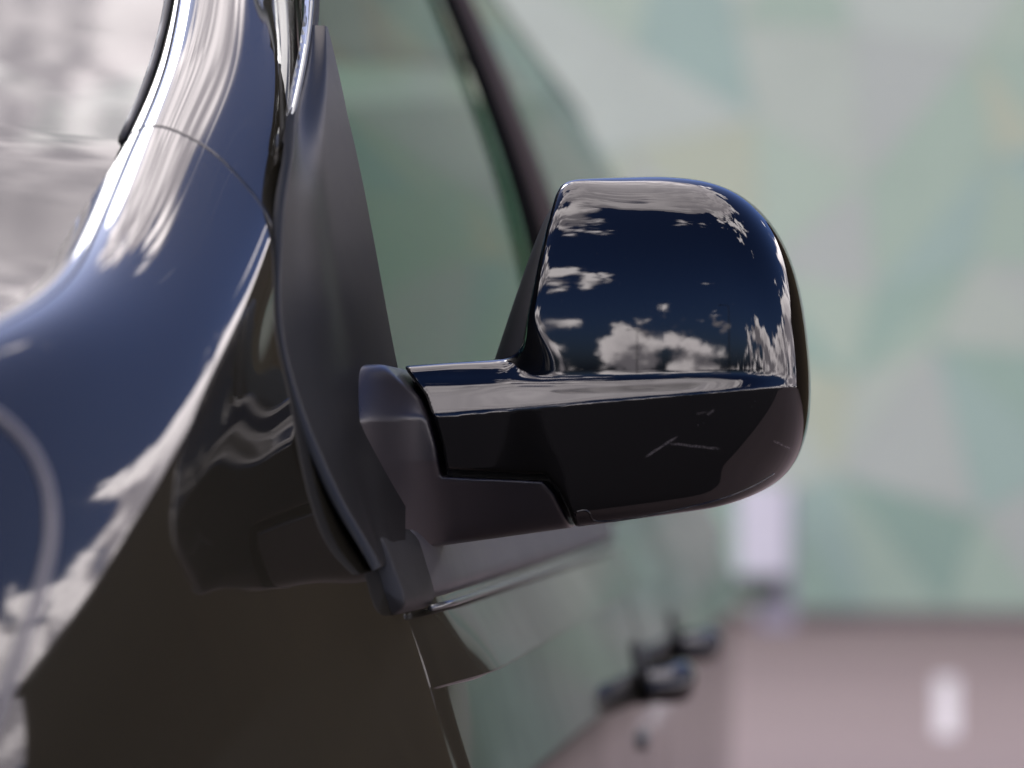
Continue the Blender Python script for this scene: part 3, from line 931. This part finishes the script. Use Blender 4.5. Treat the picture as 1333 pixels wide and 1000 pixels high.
def surface(f, x0, x1, y0, y1, z0, z1, h):
    xs, ys, zs = np.arange(x0, x1, h), np.arange(y0, y1, h), np.arange(z0, z1, h)
    X2, Z2 = np.meshgrid(xs, zs, indexing="ij")
    F = np.empty((len(xs), len(ys), len(zs)), np.float32)
    for j, y in enumerate(ys): F[:, j, :] = f(X2, np.full_like(X2, y), Z2)
    S = F < 0
    cnt = sum(S[a:S.shape[0] - 1 + a, b_:S.shape[1] - 1 + b_, c:S.shape[2] - 1 + c].astype(np.int8) for a in (0, 1) for b_ in (0, 1) for c in (0, 1))
    act = (cnt > 0) & (cnt < 8)
    idx = -np.ones(act.shape, np.int64)
    I, J, K = np.nonzero(act)
    idx[I, J, K] = np.arange(len(I))
    acc = np.zeros((len(I), 3)); num = np.zeros(len(I))
    corners = [(a, b_, c) for a in (0, 1) for b_ in (0, 1) for c in (0, 1)]
    for p in corners:
        for ax in range(3):
            if p[ax]: continue
            q = list(p); q[ax] = 1
            f0_, f1_ = F[I + p[0], J + p[1], K + p[2]], F[I + q[0], J + q[1], K + q[2]]
            m = (f0_ < 0) != (f1_ < 0)
            t = np.where(m, f0_ / np.where(m, f0_ - f1_, 1), 0)
            pos = np.tile(np.array(p, float), (len(I), 1)); pos[:, ax] += t
            acc += np.where(m[:, None], pos, 0); num += m
    V = np.stack([I, J, K], 1) + acc / num[:, None]
    V = V * h + np.array([x0, y0, z0])
    quads = []
    for ax in range(3):
        o1, o2 = [(1, 2), (2, 0), (0, 1)][ax]
        sl0 = [slice(None)] * 3; sl1 = [slice(None)] * 3
        sl0[ax] = slice(0, -1); sl1[ax] = slice(1, None)
        A, B = S[tuple(sl0)], S[tuple(sl1)]
        E = np.argwhere(A != B)
        ok = (E[:, o1] > 0) & (E[:, o2] > 0) & (E[:, o1] < F.shape[o1] - 1) & (E[:, o2] < F.shape[o2] - 1)
        E = E[ok]
        sgn = A[E[:, 0], E[:, 1], E[:, 2]]
        def cell(d1, d2):
            e = E.copy(); e[:, o1] -= d1; e[:, o2] -= d2
            return idx[e[:, 0], e[:, 1], e[:, 2]]
        Q = np.stack([cell(1, 1), cell(0, 1), cell(0, 0), cell(1, 0)], 1)
        Q[~sgn] = Q[~sgn][:, ::-1]
        quads.append(Q)
    Q = np.concatenate(quads)
    Q = Q[(Q >= 0).all(1)]
    def grad(P, e=2e-4):
        g = np.zeros_like(P)
        for a in range(3):
            d = np.zeros(3); d[a] = e
            g[:, a] = (f(*(P + d).T) - f(*(P - d).T)) / (2 * e)
        return g
    for it in range(4):
        g = grad(V); val = f(*V.T)
        step = -(val / np.maximum((g * g).sum(1), .05))[:, None] * g
        nrm = np.linalg.norm(step, axis=1)[:, None]
        V = V + step * np.minimum(1, .6 * h / np.maximum(nrm, 1e-9))
    g = grad(V); N = g / (np.linalg.norm(g, axis=1)[:, None] + 1e-12)
    return V, Q, N

def implicit(name, f, bounds, h, mat, parent):
    V, Q, N = surface(f, *bounds, h)
    return link(name, mesh_from(name, V, Q, mat, True, N), parent)

SCRATCH = [((838, 597), (886, 566), .9), ((868, 577), (942, 585), .8), ((1003, 572), (1034, 587), .7), ((920, 541), (931, 533), .5), ((906, 540), (922, 536), .3)]
def cap_nodes(b, p):
    """the van's paint with the scratches on the lower half of the housing"""
    paint_nodes(b, p)
    g = b.n("ShaderNodeTexCoord").outputs["Object"]
    x, y, z = b.xyz(g)[:3]
    q = b.comb(x, z, 0.0)
    wob = b.math("MULTIPLY", b.math("SUBTRACT", b.noise(q, 260, 3, 0.6), 0.5), 0.0012)
    tot = None
    for (a0, a1, amt) in SCRATCH:
        a, c = m2(*a0), m2(*a1)
        a = np.array([a[0], a[1] + CAM_H]); c = np.array([c[0], c[1] + CAM_H])
        e = c - a; L = float(np.hypot(*e)); e = e / L
        dx_, dz_ = b.math("SUBTRACT", x, float(a[0])), b.math("SUBTRACT", z, float(a[1]))
        t = b.math("ADD", b.math("MULTIPLY", dx_, float(e[0])), b.math("MULTIPLY", dz_, float(e[1])))
        n_ = b.math("ABSOLUTE", b.math("ADD", wob, b.math("SUBTRACT", b.math("MULTIPLY", dx_, float(-e[1])), b.math("MULTIPLY", dz_, float(-e[0])))))
        m = b.math("MULTIPLY", b.fmap(n_, 0.0011, 0.0002), b.math("MULTIPLY", b.fmap(t, 0, L * .2), b.fmap(t, L, L * .75)))
        m = b.math("MULTIPLY", m, b.fmap(b.noise(q, 900, 2, 0.5), 0.3, 0.6, amt * .35, amt))
        tot = m if tot is None else b.math("MAXIMUM", tot, m)
    old = p.inputs["Base Color"].links[0].from_socket
    b.put(p.inputs["Base Color"], b.mixc(tot, old, (0.085, 0.075, 0.072, 1)))
    oldr = p.inputs["Roughness"].links[0].from_socket
    b.put(p.inputs["Roughness"], b.math("ADD", oldr, b.math("MULTIPLY", tot, 0.4)))
CAPPAINT = material("scratched_black_paint", (0.0035,) * 3, 0.02, 0.5, 1.56, build=cap_nodes)
mirror = implicit("side_mirror", f_core, (-.31, .0, 1.42, 1.54, -.06, .19), .004, RIM, van)
tag(mirror, "gloss black door mirror on a grey plastic foot")
cap = implicit("housing_cap", f_cap, (-.30, .005, 1.400, 1.555, -.06, .195), .0014, CAPPAINT, mirror)
foot = implicit("mirror_foot", f_foot, (-.335, -.13, 1.370, 1.53, -.07, .10), .0014, PLASTIC, mirror)
# lip of the lower cover along the bottom of the housing
def on_front(px, py, lift=.0):
    x, z = m2(px, py); lo, hi = 1.38, 1.54
    ys = np.linspace(lo, hi, 1600)
    v = f_cap(np.full(1600, x), ys, np.full(1600, z))
    k = int(np.argmax(v < 0)) if (v < 0).any() else int(np.argmin(v))
    return (x, ys[k] - lift, z)
LIP = [(749, 667), (757, 665), (764, 666), (768, 673), (774, 679), (800, 678), (840, 672), (880, 664), (920, 655), (955, 644), (985, 630), (1005, 617)]
LIPK = np.array(LIP, float); tt_ = np.linspace(0, len(LIP) - 1, 60)
LIPP = cspline(np.arange(len(LIP)), LIPK, tt_)
tube("lower_cover_lip", [on_front(a, c_) for a, c_ in LIPP], .0007, CAPPAINT, cap, 8)
rim = implicit("glass_surround", f_rim, (-.25, .005, 1.44, 1.59, -.06, .195), .002, RIM, mirror)
